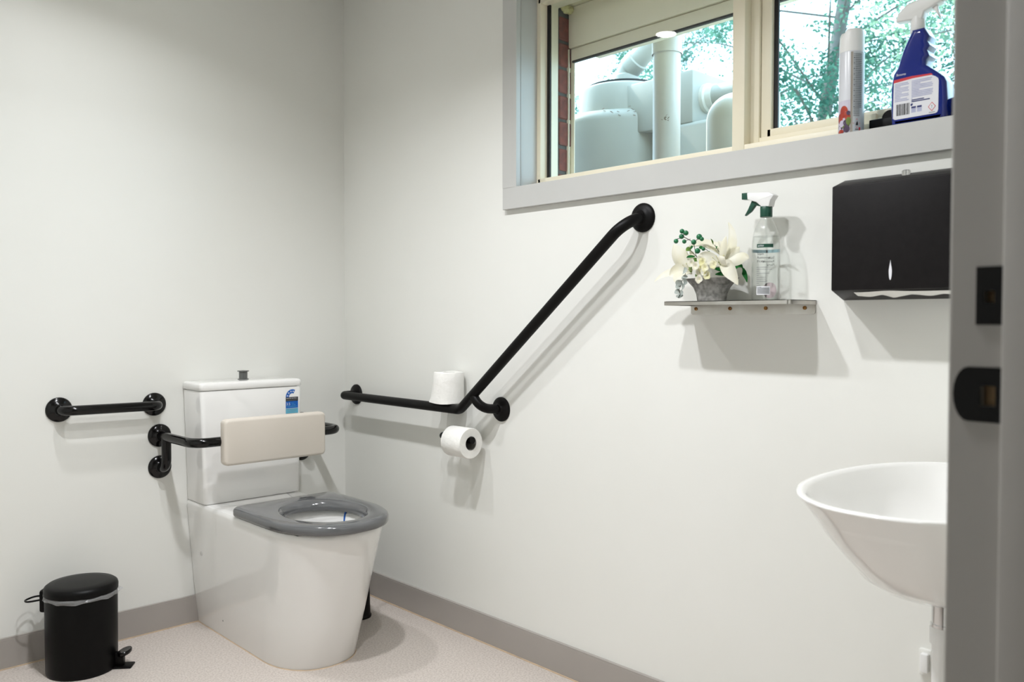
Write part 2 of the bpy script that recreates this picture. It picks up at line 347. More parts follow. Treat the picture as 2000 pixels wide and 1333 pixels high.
# ------------------------------------------------------------------ outside: brick pier, lintel, shutter
bw = struct(MB().box(.158, .228, -1.049, .1, -.1, 2.118).box(.158, .228, W0-.9, W0+.01, -.1, 2.118).box(.158, .228, W0, -1.05, -.1, 1.44), 'wall_outside', 'mortar')
bmb = MB().box(-.036, .036, 0, .23, 0, .076, .004, 1); bmb.v = [tuple(p) for p in bmb.v]
brick0 = None
k = 0; z = 1.322-.086
for row in range(10):
    z0 = z+row*.0861
    for j, off in enumerate((0, .24)):
        ln = .23 if (row % 2 == 0 or j) else .11
        y0 = -1.052+(off if row % 2 == 0 else (0 if j == 0 else .12))
        if z0+.076 > 2.118: continue
        if brick0 is None:
            brick0 = bmb.build('brick', 'brick_red', bw, smooth=0); me_b = brick0.data
            for v in me_b.vertices: v.co += ORG[bw.as_pointer()]
            o = brick0
        else:
            o = link(brick0.copy()); o.parent = bw
        o.scale = (1, ln/.23, 1)
        o.location = Vector((.194+random.uniform(-.001, .001), y0+random.uniform(-.002, .001), z0))-ORG[bw.as_pointer()]
lint = struct(MB().box(.155, .60, W0-.9, .1, 2.122, 2.17), 'trim_3', 'soffit')                           # soffit board over the window
MB().box(.60, .62, W0-.9, .1, 2.122, 2.3).build('fascia', 'soffit', lint, smooth=0)
fo = MB()
for i in range(9): fo.sphere((.168+i*.004, -1.058-random.random()*.012, 2.117-random.random()*.012), .008+random.random()*.006, 8)
fo.build('sealing_foam', 'foam', lint)
sh = thing('roller_shutter', (.26, -1.76, 1.94), 'cream roller shutter box with guide rail fitted outside the window', 'shutter')
MB().box(.200, .36, W0+.02, -1.052, 1.989, 2.122, .004).build('shutter_box', 'cream_alu', sh)
MB().box(.2125, .218, W0+.03, -1.060, 1.965, 2.0).build('curtain', 'cream_alu', sh, smooth=0)
MB().box(.203, .213, W0+.03, -1.064, 1.945, 1.984, .001).build('bottom_bar', 'cream_alu', sh)
MB().box(.202, .213, W0+.03, -1.068, 1.940, 1.946).build('rubber_seal', 'gasket', sh, smooth=0)
MB().box(.197, .2005, -1.0585, -1.045, 1.44, 1.985).box(.2125, .216, -1.0690, -1.045, 1.44, 1.988).build('guide_rail', 'cream_alu', sh, smooth=0)
MB().box(.2000, .2130, -1.0515, -1.045, 1.44, 1.985).build('guide_channel', 'cream_alu', sh, smooth=0)
struct(MB().box(.26, 40, -30, 45, -.5, -.3), 'ground', 'bounce_concrete')
# rainwater tanks and pipes
tk = thing('rainwater_tank', (1.165, -.50, -.3), 'large grey plastic rainwater tank with raised round lid behind the white pipe', 'tank')
def arcp(r, z0, rr, n=6): return [(r-rr+rr*math.cos(PI/2*i/n), z0-rr+rr*math.sin(PI/2*i/n)) for i in range(n+1)]
tcx, tcy = 1.165, -.50
MB().lathe([(.335, -.3), (.335, .8)]+arcp(.335, 1.985, .05)+[(.22, 1.995), (.05, 2.0)], (tcx, tcy, 0), seg=72).build('tank_body', 'tank_grey', tk)
MB().lathe([(.193, 1.98), (.192, 2.08)]+arcp(.19, 2.105, .012)+[(.05, 2.105)], (1.085, -.565, 0), seg=64).build('lid_ring', 'tank_grey', tk)
MB().lathe([(.165, 2.10), (.165, 2.121), (.05, 2.124)], (1.095, -.562, 0), seg=48).build('strainer_rim', 'gasket', tk)
MB().box(.950, 1.20, -1.029, -.660, 1.872, 2.082, .008).build('inlet_box', 'tank_grey', tk)
MB().box(.945, 1.30, -1.215, -.87, -.3, 1.876, .02, 3).build('side_tank', 'tank_grey', tk)
MB().lathe([(.060, 0), (.060, .018), (.052, .024), (.052, .05)], (1.048, -1.027, 1.980), (0, -1, 0), seg=28).build('flange', 'tank_white', tk)
sc_ = MB()
for i in range(26):
    a = random.uniform(3.5, 4.6); zz = 1.965+random.gauss(0, .01); r = .3355-.012*(zz > 1.965)
    sc_.tube([(tcx+r*math.cos(a), tcy+r*math.sin(a), zz), (tcx+r*math.cos(a+.03), tcy+r*math.sin(a+.03), zz+random.uniform(-.006, .006))], .0012, seg=4)
sc_.build('scuff_marks', 'scuff', tk, kind='stuff')
pp = MB().tube([(.62, -1.145, -.3), (.62, -1.145, 3.6)], .049, seg=32).build('downpipe', 'pvc_white', None, 'white plastic downpipe standing upright in front of the grey tank', 'pipe')
MB().lathe([(.0535, 2.038), (.0535, 2.2), (.05, 2.205)], (.62, -1.145, 0), seg=32, cap0=False, cap1=False).build('pipe_coupling', 'pvc_white', pp)
sc_ = MB()
for i in range(14):
    a = 3.66+random.gauss(0, .16); zz = 1.80+random.gauss(0, .005)
    sc_.tube([(.62+.0492*math.cos(a), -1.145+.0492*math.sin(a), zz), (.62+.0492*math.cos(a+.12), -1.145+.0492*math.sin(a+.12), zz+random.uniform(-.006, .006))], .0006, seg=4)
sc_.build('scuff_marks', 'scuff', pp, kind='stuff')
ep = thing('inlet_pipe', (1.10, -.575, 2.1), 'grey elbow pipe slanting up from the round tank lid', 'pipe')
MB().tube([(1.10, -.575, 2.10), (1.10, -.575, 2.195), (1.10, -.925, 2.42), (1.10, -1.275, 2.64)], .047, fillet=.05, seg=28).build('pipe', 'tank_grey', ep)
MB().lathe([(.053, 0), (.053, .055), (.049, .06)], (1.10, -.575, 2.118), seg=28).build('lower_collar', 'tank_grey', ep)
MB().lathe([(.053, 0), (.053, .05), (.049, .055)], (1.10, -.594, 2.207), (0, -.35, .225), seg=28).build('upper_collar', 'tank_grey', ep)
MB().tube([(1.048, -1.07, 1.980), (1.048, -1.30, 1.980), (1.048, -1.30, .3)], .048, fillet=.06, seg=28).build('overflow_pipe', 'tank_grey', None, 'grey overflow pipe running out of the tank box', 'pipe')
MB().lathe([(.10, -.3), (.10, 1.0)]+arcp(.10, 1.885, .10, 10), (.74, -1.352, 0), seg=40, sy=1).build('pressure_tank', 'tank_white', None, 'white domed tank half hidden behind the window mullion', 'tank')
# trees
def tree(name, base, H, lean, spread, nclump, nleaf, lm, label, seed):
    rnd = random.Random(seed); t = thing(name, base, label, 'tree', 'garden trees beyond the window')
    b = Vector(base); top = b+Vector((lean[0], lean[1], H))
    MB().tube([b, b.lerp(top, .35)+Vector((.05, -.04, 0)), b.lerp(top, .7)+Vector((-.05, .04, 0)), top], (.085, .03), fillet=1.0, seg=12).build('trunk', 'bark', t)
    br = MB(); cl = []
    for i in range(nclump):
        h = rnd.uniform(.22, 1.0); s0 = b.lerp(top, h*.95); a = rnd.uniform(0, 2*PI); L = spread*(1.15-h*.6)*rnd.uniform(.35, 1)
        e = s0+Vector((math.cos(a)*L, math.sin(a)*L, rnd.uniform(-.2, .7)*L*.5)); mid = s0.lerp(e, .5)+Vector((0, 0, .12*L))
        br.tube([s0, mid, e], (.011, .003), fillet=.6, seg=5, steps=3)
        for k in range(5):
            q = mid.lerp(e, rnd.uniform(-.2, 1.1))+Vector((rnd.gauss(0, .22), rnd.gauss(0, .22), rnd.gauss(0, .16)))
            cl.append((q, rnd.uniform(.05, .15)))
    br.build('branches', 'bark', t, kind='stuff')
    lf = MB(); vs = []; fs = []
    for i in range(nleaf):
        c, R = rnd.choice(cl)
        p = c+Vector((rnd.gauss(0, R), rnd.gauss(0, R), rnd.gauss(0, R*.7)))
        d1 = Vector((rnd.gauss(0, 1), rnd.gauss(0, 1), rnd.gauss(0, .7))).normalized(); d2 = d1.cross(Vector((rnd.gauss(0, 1), rnd.gauss(0, 1), rnd.gauss(0, 1)))).normalized()
        l = rnd.uniform(.022, .055); wd = l*.26; o = len(vs)
        vs += [p, p+d1*l*.5+d2*wd, p+d1*l, p+d1*l*.5-d2*wd]; fs.append((o, o+1, o+2, o+3))
    lf.add(vs, fs); lf.build('foliage', lm, t, kind='stuff', smooth=0)
def polar(ang, dist): return (-1.881+dist*math.sin(math.radians(ang)), -2.973+dist*math.cos(math.radians(ang)), -.3)
tree('evergreen_tree', polar(58.9, 8.0), 7.5, (.66, -1.35), 2.3, 74, 44000, 'foliage_dark', 'tree with a leaning grey trunk seen through the sliding pane', 1)
tree('garden_tree', polar(74.5, 6.1), 6.5, (.1, .2), 1.3, 50, 26000, 'foliage_pale', 'pale feathery tree behind the blue spray bottle', 2)
tree('garden_tree', polar(53.8, 12.6), 8.5, (.2, .2), 2.3, 60, 40000, 'foliage_dark', 'leafy tree to the right of the white downpipe', 3)
tree('garden_tree', polar(46.2, 16.0), 10.0, (-.1, .1), 2.3, 60, 36000, 'foliage_pale', 'far leafy tree above the round tank lid', 4)

# ------------------------------------------------------------------ downlights (a row of three along the middle of the ceiling)
for i, (yy, lb) in enumerate(((-.66, 'round recessed ceiling downlight over the toilet end'), (-1.40, 'round recessed ceiling downlight in the middle of the row'), (-1.98, 'round recessed ceiling downlight near the doorway'))):
    t = thing('downlight', (-1.05, yy, CZ-.006), lb, 'light', 'ceiling downlights in a row')
    MB().lathe([(.044, CZ-.0035), (.046, CZ-.006), (.055, CZ-.004), (.056, CZ)], (-1.05, yy, 0), seg=40, cap0=False, cap1=False).build('trim_ring', 'white_plastic', t)
    MB().lathe([(.0445, CZ-.003), (.001, CZ-.003)], (-1.05, yy, 0), seg=40, cap0=False).build('diffuser_offscreen', 'downlight_glow', t)
    la = bpy.data.lights.new('downlight_lamp_offscreen', 'AREA'); la.shape = 'DISK'; la.size = .082; la.energy = LAMP_W[i]; la.spread = math.radians(136); la.color = (.945, .962, 1.0)
    lo = link(bpy.data.objects.new('downlight_lamp_offscreen', la)); lo.parent = t; lo.location = (0, 0, -.001)

# ------------------------------------------------------------------ toilet
TX = -.476
def dring(hw, back, front, z, cy, r=.02, n=40, ysq=1.0):
    """D outline: straight back (small corner radius r), straight sides, elliptic front; centre line TX"""
    pts = []
    for k in range(6): a = PI/2*k/5; pts.append((TX+hw-r+r*math.cos(a), back-r+r*math.sin(a)))
    for k in range(1, 16): pts.append((TX+(hw-r)*(1-2*k/16), back))
    for k in range(6): a = PI/2+PI/2*k/5; pts.append((TX-hw+r+r*math.cos(a), back-r+r*math.sin(a)))
    for k in range(1, 9): pts.append((TX-hw, back-r+(cy-back+r)*k/9))
    for k in range(n+1):
        a = PI+PI*k/n; c, s_ = math.cos(a), math.sin(a); e = 2/2.25
        pts.append((TX+hw*math.copysign(abs(c)**e, c), cy+(cy-front)*math.copysign(abs(s_)**e, s_)))
    for k in range(8, 0, -1): pts.append((TX+hw, back-r+(cy-back+r)*k/9))
    return [(x, y, z) for x, y in pts]
def ering(ref, cy, a, b, z, e=1.0):
    out = []
    for x, y, _ in ref:
        t = math.atan2((y-cy)/b, (x-TX)/a); out.append((TX+a*math.cos(t), cy+b*math.sin(t), z))
    return out
toi = thing('toilet', (TX, -.4, 0), 'white close-coupled toilet with raised grey seat and button cistern', 'toilet')
rings = []
for z, hw, fr, cy in ((0, .1475, -.685, -.50), (.004, .149, -.688, -.50), (.15, .161, -.732, -.53), (.30, .173, -.776, -.56), (.40, .1805, -.806, -.585), (.43, .183, -.815, -.59), (.440, .1815, -.8135, -.59), (.4445, .178, -.810, -.59), (.446, .172, -.804, -.59)):
    rings.append(dring(hw, -.004 if z > .1 else -.013, fr, z, cy, r=.004))
ref = rings[-1]
for cy, a, b, z in ((-.62, .135, .175, .446), (-.62, .128, .168, .438), (-.62, .122, .160, .415), (-.61, .112, .145, .36), (-.60, .09, .115, .29), (-.59, .06, .075, .235), (-.585, .045, .055, .20)):
    rings.append(ering(ref, cy, a, b, z))
pan = MB().loft(rings, True, True).build('pan', 'porcelain', toi, smooth=35)
MB().lathe([(.001, 0), (.055, 0)], (TX, -.585, .222), seg=32, cap0=False, cap1=False, sy=1.15).build('water', 'water', pan)
MB().loft([dring(.1505, -.014, -.690, 0, -.50, r=.004), dring(.149, -.014, -.6885, .003, -.50, r=.004)], False, False).build('sealant_bead', 'silicone', pan)
for (yy, zz, r) in ((-.095, .266, .008), (-.226, .059, .003)):
    sl = TX-(.1475+(.183-.1475)*zz/.43)
    MB().lathe([(r, -.001), (r, .0012), (r*.7, .002), (.0005, .002)], (sl, yy, zz), (-1, 0, -.08), seg=20).build('bolt_cover' if r > .005 else 'fixing_screw', 'chrome' if r > .005 else 'button_grey', pan)
# cistern
cis = MB()
def crect(x0, x1, y0, y1, r, z, n=5):
    return [(a, b, z) for a, b in rrect(x0, x1, y0, y1, r, n)]
cis.loft([crect(-.657, -.295, -.154, -.002, .012, .448), crect(-.658, -.294, -.155, -.002, .014, .452), crect(-.670, -.2865, -.1585, -.002, .014, .836), crect(-.669, -.288, -.157, -.002, .014, .8395)])
cis = cis.build('cistern', 'porcelain', toi, smooth=35)
MB().loft([crect(-.660, -.297, -.149, -.004, .012, .839), crect(-.660, -.297, -.149, -.004, .012, .843)]).build('lid_seat', 'porcelain', cis)
MB().loft([crect(-.648, -.304, -.145, -.004, .01, .4455), crect(-.648, -.304, -.145, -.004, .01, .449)]).build('cistern_seat', 'porcelain', cis)
MB().loft([crect(-.671, -.286, -.159, -.002, .014, .8425), crect(-.6725, -.2845, -.1605, -.001, .015, .845), crect(-.6725, -.2845, -.1605, -.001, .015, .860), crect(-.670, -.287, -.158, -.002, .015, .8655), crect(-.664, -.293, -.152, -.004, .015, .8685), crect(-.650, -.31, -.135, -.01, .015, .870)]).build('lid', 'porcelain', cis, smooth=50)
MB().lathe([(.0195, .8695), (.0195, .8715), (.0150, .873), (.0150, .897), (.0145, .898), (.0205, .8985), (.0205, .9015), (.002, .903)], (-.477, -.075, 0), seg=28).build('flush_button', 'button_grey', cis)
# water rating sticker on the cistern front
st = MB(); yf = -.1592
def S(x, z, d=0): return (x, yf-.0004-d+(z-.836)*-.0085*-1*0, z)
def slope(z): return -.1585+.0035*(.836-z)/.384*1.0
def Q(x, z, d): return (x, slope(z)-.0003-d, z)
def quad(mb, x0, x1, z0, z1, d, mi): mb.add([Q(x0, z0, d), Q(x1, z0, d), Q(x1, z1, d), Q(x0, z1, d)], [(0, 1, 2, 3)], mi)
X0, X1 = -.3525, -.3025; cxx = -.3265; Zb = .8015
quad(st, X0-.0015, X1+.0015, .735, Zb+.001, 0, 0)
def arcband(mb, r0, r1, a0, a1, d, mi, n=14):
    g = []
    for k in range(n+1):
        a = math.radians(a0+(a1-a0)*k/n); g.append([Q(cxx+r*math.cos(a), Zb+r*math.sin(a)*1.08, d) for r in (r0, r1)])
    mb.sheet(g, mi)
arcband(st, .0115, .0275, 180, 62, 0, 0); arcband(st, .013, .026, 180, 64, .0002, 1)
for a in (166, 135, 105, 78):
    a = math.radians(a); c = (cxx+.0195*math.cos(a), Zb+.0195*math.sin(a)*1.08)
    pts = [(c[0]+rr*math.cos(PI/2+k*PI/5), c[1]+rr*math.sin(PI/2+k*PI/5)) for k, rr in enumerate([.004, .0018]*5)]
    st.add([Q(x, z, .0004) for x, z in pts], [tuple(range(10))], 0)
quad(st, X0, X1, .786, Zb, .0002, 2); quad(st, X0, X1, .7605, .786, .0002, 1); quad(st, X0, X1, .735, .7595, .0002, 3)
put_text(st, 'WATER RATING', .0062, lambda x, y: Q(X0+.002+x, .7945+y, .0004), 0, sx=.95)
put_text(st, '3.5', .0135, lambda x, y: Q(X0+.002+x, .7715+y, .0004), 0)
put_text(st, 'litres', .0045, lambda x, y: Q(X0+.024+x, .7765+y, .0004), 3); put_text(st, 'per flush', .0045, lambda x, y: Q(X0+.024+x, .7715+y, .0004), 3)
for zz, a, b, mi in ((.789, .003, .046, 4), (.766, .003, .046, 3), (.7555, .003, .046, 4), (.749, .008, .04, 4), (.741, .003, .046, 4)):
    quad(st, X0+a, X0+b, zz, zz+.0012, .0004, mi)
st.build('rating_sticker', ['label_white', 'star_blue', 'print_black', 'star_cyan', 'print_grey'], cis, smooth=0).__setitem__('label', 'blue water rating sticker with stars')
# seat
def seat_ring(ins, z): return dring(.190-ins, -.368-ins*.6, -.848+ins, z, -.60, r=.024)
r0 = seat_ring(0, .46); sr = [seat_ring(.010, .4490), seat_ring(.002, .4515), seat_ring(0, .456), seat_ring(0, .469), seat_ring(.002, .4745), seat_ring(.008, .4790), seat_ring(.018, .4808)]
for a, b, z in ((.137, .172, .4812), (.126, .160, .4775), (.119, .152, .468), (.117, .150, .458), (.119, .152, .4495)):
    sr.append(ering(r0, -.628, a, b, z))
sr.append(sr[0])
seat = MB().loft(sr, False, False).build('seat', 'seat_grey', toi, smooth=60)
MB().tube([(-.60, -.358, .451), (-.352, -.358, .451)], .0045, seg=10).box(-.61, -.595, -.375, -.350, .446, .453, .001).box(-.357, -.342, -.375, -.350, .446, .453, .001).build('hinge', 'porcelain', seat)
for dx, yy in ((-.12, -.44), (.12, -.44), (-.12, -.72), (.12, -.72)):
    MB().box(TX+dx*1.2-.012, TX+dx*1.2+.012, yy-.02, yy+.02, .4455, .4505, .001).build('bumper', 'seat_grey', seat)
MB().tube([(-.352, -.560, .448), (-.357, -.562, .43), (-.362, -.566, .40), (-.368, -.572, .375)], .0045, fillet=.02, seg=8).build('toilet_cleaner_clip', 'cleaner_blue', None, 'thin blue cleaner clip hooked inside the toilet bowl rim', 'cleaner clip')
# toilet brush holder behind the pan
tb = thing('toilet_brush', (-.176, -.365, 0), 'black toilet brush holder standing on the floor behind the toilet pan', 'toilet brush')
MB().lathe([(.046, 0), (.047, .006), (.043, .012), (.038, .16), (.036, .165), (.010, .167)], (-.176, -.365, 0), seg=32).build('holder', 'black_satin', tb)
MB().lathe([(.009, .16), (.008, .33), (.011, .345), (.003, .352)], (-.176, -.365, 0), seg=16).build('handle', 'black_satin', tb)

# ------------------------------------------------------------------ rails
def flange(c, ax, m, parent, r=.040):
    MB().lathe([(r, 0), (r, .004), (r-.003, .008), (r*.72, .011), (.021, .014), (.018, .016), (.0165, .02)], c, ax, seg=36).build('flange', m, parent)
TR = .016
ra = thing('grab_rail', (-.92, -.03, .793), 'short glossy black straight grab rail on the wall left of the cistern', 'grab rail')
MB().tube([(-1.071, 0, .796), (-1.071, -.062, .796), (-.769, -.062, .793), (-.769, 0, .793)], TR, fillet=.035, seg=20).build('rail', 'black_gloss', ra)
for x, z in ((-1.071, .796), (-.769, .793)): flange((x, 0, z), (0, -1, 0), 'black_gloss', ra)
br = thing('padded_back_support', (TX, -.15, .573), 'cream padded toilet backrest on a black wall-mounted bar', 'back support')
xl, xr = -.752, -.200
MB().tube([(xl, 0, .683), (xl+.003, -.287, .683), (xr-.003, -.287, .683), (xr, 0, .683)], TR, fillet=.05, seg=20).build('rail', 'black_gloss', br)
for x in (xl, xr):
    flange((x, 0, .683), (0, -1, 0), 'black_gloss', br); flange((x, 0, .573), (0, -1, 0), 'black_gloss', br)
    MB().tube([(x, 0, .573), (x, -.062, .573), (x, -.062, .683)], TR, fillet=.035, seg=20).build('brace', 'black_gloss', br)
bm = bmesh.new(); bmesh.ops.create_cube(bm, size=1)
for v in bm.verts: v.co = Vector((-.476+v.co.x*.378, -.309+v.co.y*.040, .681+v.co.z*.154))
bmesh.ops.bevel(bm, geom=[e for e in bm.edges if abs(e.verts[0].co.y-e.verts[1].co.y) > .01], offset=.016, segments=5, profile=.5, affect='EDGES')
fr = [f for f in bm.faces if f.normal.y < -.9 or f.normal.y > .9]
bmesh.ops.bevel(bm, geom=list({e for f in fr for e in f.edges}), offset=.010, segments=4, profile=.5, affect='EDGES')
MB().from_bm(bm).build('pad', 'pad_cream', br)
for x in (-.56, -.40): MB().box(x-.02, x+.02, -.295, -.270, .66, .706, .004).build('pad_clamp', 'black_satin', br)
# angled rail on the window wall
rb = thing('grab_rail', (-.04, -.80, .79), 'long matt black angled grab rail rising towards the window', 'grab rail')
RX = -.075
kx = (RX, -.822, .788); tp = (RX, -1.512, 1.352); dirv = (Vector(tp)-Vector(kx)).normalized()
MB().tube([(0, -.088, .787), (RX, -.100, .789), kx, tuple(Vector(tp)+dirv*.008), (0, -1.522, 1.372)], TR*1.02, fillet=[.03, .045, .065], seg=20, steps=8).build('rail', 'black_satin', rb)
jn = Vector(kx)+dirv*.085
MB().tube([tuple(jn), (RX+.002, jn.y-.034, .800), (0, -.945, .794)], TR*.97, fillet=.045, seg=20, steps=8).build('brace', 'black_satin', rb)
for c in ((0, -.088, .787), (0, -.945, .794), (0, -1.522, 1.372)): flange(c, (-1, 0, 0), 'black_satin', rb, .0405)

# ------------------------------------------------------------------ toilet rolls and holder
hd = thing('toilet_roll_holder', (-.03, -.735, .70), 'black bar toilet roll holder on the wall under the angled rail', 'roll holder')
MB().tube([(0, -.722, .692), (-.075, -.722, .692), (-.075, -.886, .692)], .0118, fillet=.014, seg=16).build('bar', 'black_satin', hd)
MB().lathe([(.017, 0), (.017, .005), (.012, .008)], (0, -.722, .692), (-1, 0, 0), seg=28).build('flange', 'black_satin', hd)
rl = thing('toilet_roll', (-.075, -.829, .6305), 'white toilet paper roll hanging on the black bar holder', 'toilet roll', 'toilet rolls')
MB().lathe([(.0235, -.049), (.049, -.049), (.0505, -.047), (.0505, .047), (.049, .049), (.0235, .049), (.0235, -.049)], (-.075, -.829, .681), (0, 1, 0), seg=48, cap0=False, cap1=False).build('paper', 'paper', rl, smooth=50)
MB().lathe([(.0233, -.0485), (.0233, .0485), (.0221, .0485), (.0221, -.0485), (.0233, -.0485)], (-.075, -.829, .681), (0, 1, 0), seg=32, cap0=False, cap1=False).build('cardboard_core', 'core_card', rl)
rl = thing('toilet_roll', (-.058, -.745, .806), 'white toilet paper roll standing on the black rail with a loose outer sheet', 'toilet roll', 'toilet rolls')
rg = []
for z, a, b, sh_, sk in ((.8045, .056, .064, .010, 0), (.815, .055, .0605, .007, 0), (.84, .0535, .056, .003, 0), (.875, .0525, .0525, .0, 0), (.906, .0515, .0505, -.002, 0), (.909, .050, .049, -.002, 0)):
    rg.append([(-.056+.030*0+a*.98*math.cos(2*PI*i/48), -.740+sh_+b*math.sin(2*PI*i/48)*(1.12 if math.sin(2*PI*i/48) > 0 else 1.0), z+.0015*math.sin(6*PI*i/48)) for i in range(48)])
rg.append([(-.056+.021*math.cos(2*PI*i/48), -.742+.021*math.sin(2*PI*i/48), .909) for i in range(48)])
rg.append([(-.056+.021*math.cos(2*PI*i/48), -.740+.021*math.sin(2*PI*i/48), .805) for i in range(48)])
MB().loft(rg, False, False).build('paper', 'paper', rl, smooth=60)

# ------------------------------------------------------------------ shelf
ss = thing('wall_shelf', (-.06, -1.855, 1.103), 'small stainless steel wall shelf with a screwed back flange', 'shelf')
SZ = 1.1355
outl = [(-.0005, -1.680)]+[(-.125+.012-.012*math.sin(PI/2*k/5), -1.680-.012+.012*math.cos(PI/2*k/5)) for k in range(6)]+[(-.125+.012-.012*math.cos(PI/2*k/5), -2.030+.012-.012*math.sin(PI/2*k/5)) for k in range(6)]+[(-.0005, -2.030)]
MB().prism(outl, 2, SZ-.0015, SZ).build('plate', 'steel', ss)
inn = [(x+(.0015 if x < -.06 else 0), y+(-.0015 if y > -1.855 else .0015)) for x, y in outl]
lp = MB(); g = [[(*p, SZ) for p in outl], [(*p, SZ-.010) for p in outl], [(*p, SZ-.010) for p in inn], [(*p, SZ) for p in inn]]
lp.loft(g, False, False, closed=False); lp.build('lip', 'steel', ss)
MB().prism(rrect(-2.028, -1.682, 1.103, SZ-.001, .006), 0, -.002, 0).build('back_flange', 'steel', ss)
for yy in (-1.698, -1.800, -1.900, -2.002):
    MB().lathe([(.0048, 0), (.0046, .0022), (.0025, .0028), (.0022, .0012), (.0005, .0012)], (-.002, yy, 1.118), (-1, 0, 0), seg=14).build('screw', 'brass', ss)

# ------------------------------------------------------------------ flower arrangement on the shelf
fv = thing('flower_vase', (-.07, -1.79, SZ), 'artificial white lilies with green berries in a grey zinc pot', 'flower vase')
VY = -1.7885
def oval(rx, ry, z, n=40): return [(-.068+rx*math.cos(2*PI*i/n), VY+ry*math.sin(2*PI*i/n), z) for i in range(n)]
prf = [(.028, .038, SZ), (.0285, .0385, SZ+.004), (.030, .041, SZ+.018), (.034, .049, SZ+.034), (.040, .062, SZ+.048), (.046, .073, SZ+.056), (.0465, .0735, SZ+.057), (.044, .071, SZ+.0555), (.030, .045, SZ+.030)]
MB().loft([oval(*p) for p in prf]).build('pot', 'zinc', fv, smooth=50)
def F(u, v, dx=0): return Vector((-.07+dx, -1.611-.00019*u, 1.3345-.0001607*v))
def petal(name, m, base, tip, wid, bow, side, parent, cup=.25, pw=.8, thick=0, n=10, w_=6):
    b, t = Vector(base), Vector(tip); c = (b+t)/2+Vector(bow); side = Vector(side).normalized(); g = []
    for i in range(n+1):
        s_ = i/n; p = b*(1-s_)**2+c*2*s_*(1-s_)+t*s_**2; tan = ((c-b)*(1-s_)+(t-c)*s_).normalized()
        sd = (side-tan*side.dot(tan)).normalized(); nm = tan.cross(sd)
        ww = wid*1.12*(max(math.sin(PI*min(s_*.93+.05, 1))**pw, .02))*.5
        g.append([p+sd*(ww*k/w_*2)+nm*(-cup*ww*((k/w_*2)**2)+.03*ww*math.sin(9*s_+k)) for k in range(-w_//2, w_//2+1)])
    return MB().sheet(g).build(name, m, parent, smooth=80)
def lily(base, pets, lab):
    l = MB().lathe([(.002, 0), (.005, .008), (.004, .014), (.0005, .016)], base, (0, .2, 1), seg=10).build('lily', 'leaf_lime', fv); l['label'] = lab
    for tip, wid, bow, side, cup in pets: petal('petal', 'petal', base, tip, wid, bow, side, l, cup)
    for k in range(4):
        e = Vector(base)+Vector((-.02+.004*k, .012-.008*k, .018+.004*(k % 2)))
        MB().tube([base, e], .0006, seg=5).sphere(e, .0018, 6).build('stamen', 'petal_yellow', l)
lily(F(655, 780, -.01), [(F(415, 325, -.022), .042, (-.012, .016, .004), (0, .8, -.6), .5), (F(545, 425, .012), .026, (.005, .004, .010), (.5, .6, -.6), .7),
     (F(385, 830, -.03), .034, (-.010, 0, .012), (.3, .4, 1), .5), (F(330, 640, .02), .030, (.012, .012, -.004), (.8, .5, -.5), .4), (F(580, 965, -.045), .030, (-.020, .016, .010), (.2, 1, .3), .2), (F(95, 905, -.02), .020, (-.01, .004, .022), (.5, 0, 1), .3)], 'white lily leaning out over the pot rim')
lily(F(1120, 690, -.012), [(F(1140, 30, .012), .030, (.01, -.022, -.006), (.3, 1, .1), .5), (F(1215, 260, -.02), .022, (-.012, .004, .006), (.2, 1, .3), .5), (F(1320, 420, .008), .034, (0, -.002, .010), (.2, .9, .6), .4),
     (F(1520, 610, -.012), .032, (-.005, -.016, .020), (.5, .3, 1), .5), (F(1440, 1005, -.034), .036, (-.016, -.020, .022), (.2, .8, -.2), .4), (F(1262, 585, -.04), .026, (-.014, 0, -.004), (0, .7, .5), .3), (F(850, 540, -.03), .030, (-.012, .004, .008), (0, .5, 1), .4)], 'wide open white lily in the middle of the pot')
lily(F(1060, 560, .014), [(F(545, 415, .0), .032, (0, .004, .040), (.8, .2, .6), .5), (F(700, 340, .02), .030, (.006, -.014, .020), (.9, .2, .4), .4), (F(960, 300, .02), .030, (.006, .006, .008), (.6, .7, .1), .4)], 'white lily arching back towards the wall')
for i, (u, v) in enumerate(((900, 590), (950, 640), (860, 700), (920, 745), (980, 790), (1010, 730), (880, 790), (1020, 850), (920, 905), (1090, 690), (780, 650))):
    c = F(u, v, -.034-.006*(i % 3)); h = MB().sphere(c, .0022, 8).build('hydrangea_floret', 'petal_yellow', fv)
    for k in range(4):
        a = k*PI/2+i; e = c+Vector((-.004, math.cos(a)*.011, math.sin(a)*.011))
        petal('petal', 'petal_yellow' if i % 2 else 'petal', c, e, .012, (-.003, 0, 0), (0, -math.sin(a), math.cos(a)), h, .2, .5, n=5, w_=4)
bs = MB().tube([F(800, 700), F(730, 520, -.01), F(690, 310, -.01), F(540, 215, -.01), F(430, 240, -.012)], .0009, fillet=.01, seg=6).tube([F(690, 310, -.01), F(800, 235, -.01)], .0008, seg=6).tube([F(640, 255, -.01), F(560, 280, -.012)], .0007, seg=6).tube([F(540, 215, -.01), F(520, 125, -.01)], .0007, seg=6).build('berry_sprig', 'stem_dark', fv)
for u, v, r in ((513, 122, .0062), (577, 155, .0066), (505, 205, .0066), (417, 272, .0062), (550, 288, .0056), (785, 232, .0074), (700, 308, .0068), (825, 270, .0055)):
    MB().sphere(F(u, v, -.012), r, 14).build('berry', 'berry_green', bs)
bs = MB().tube([F(820, 640), F(740, 540, -.01), F(650, 440, -.012)], .0008, fillet=.01, seg=6).tube([F(960, 560), F(890, 440, -.008), F(820, 410, -.008)], .0008, fillet=.008, seg=6).tube([F(1050, 480), F(1000, 370, -.006)], .0008, seg=6).build('leaf_sprig', 'stem_dark', fv)
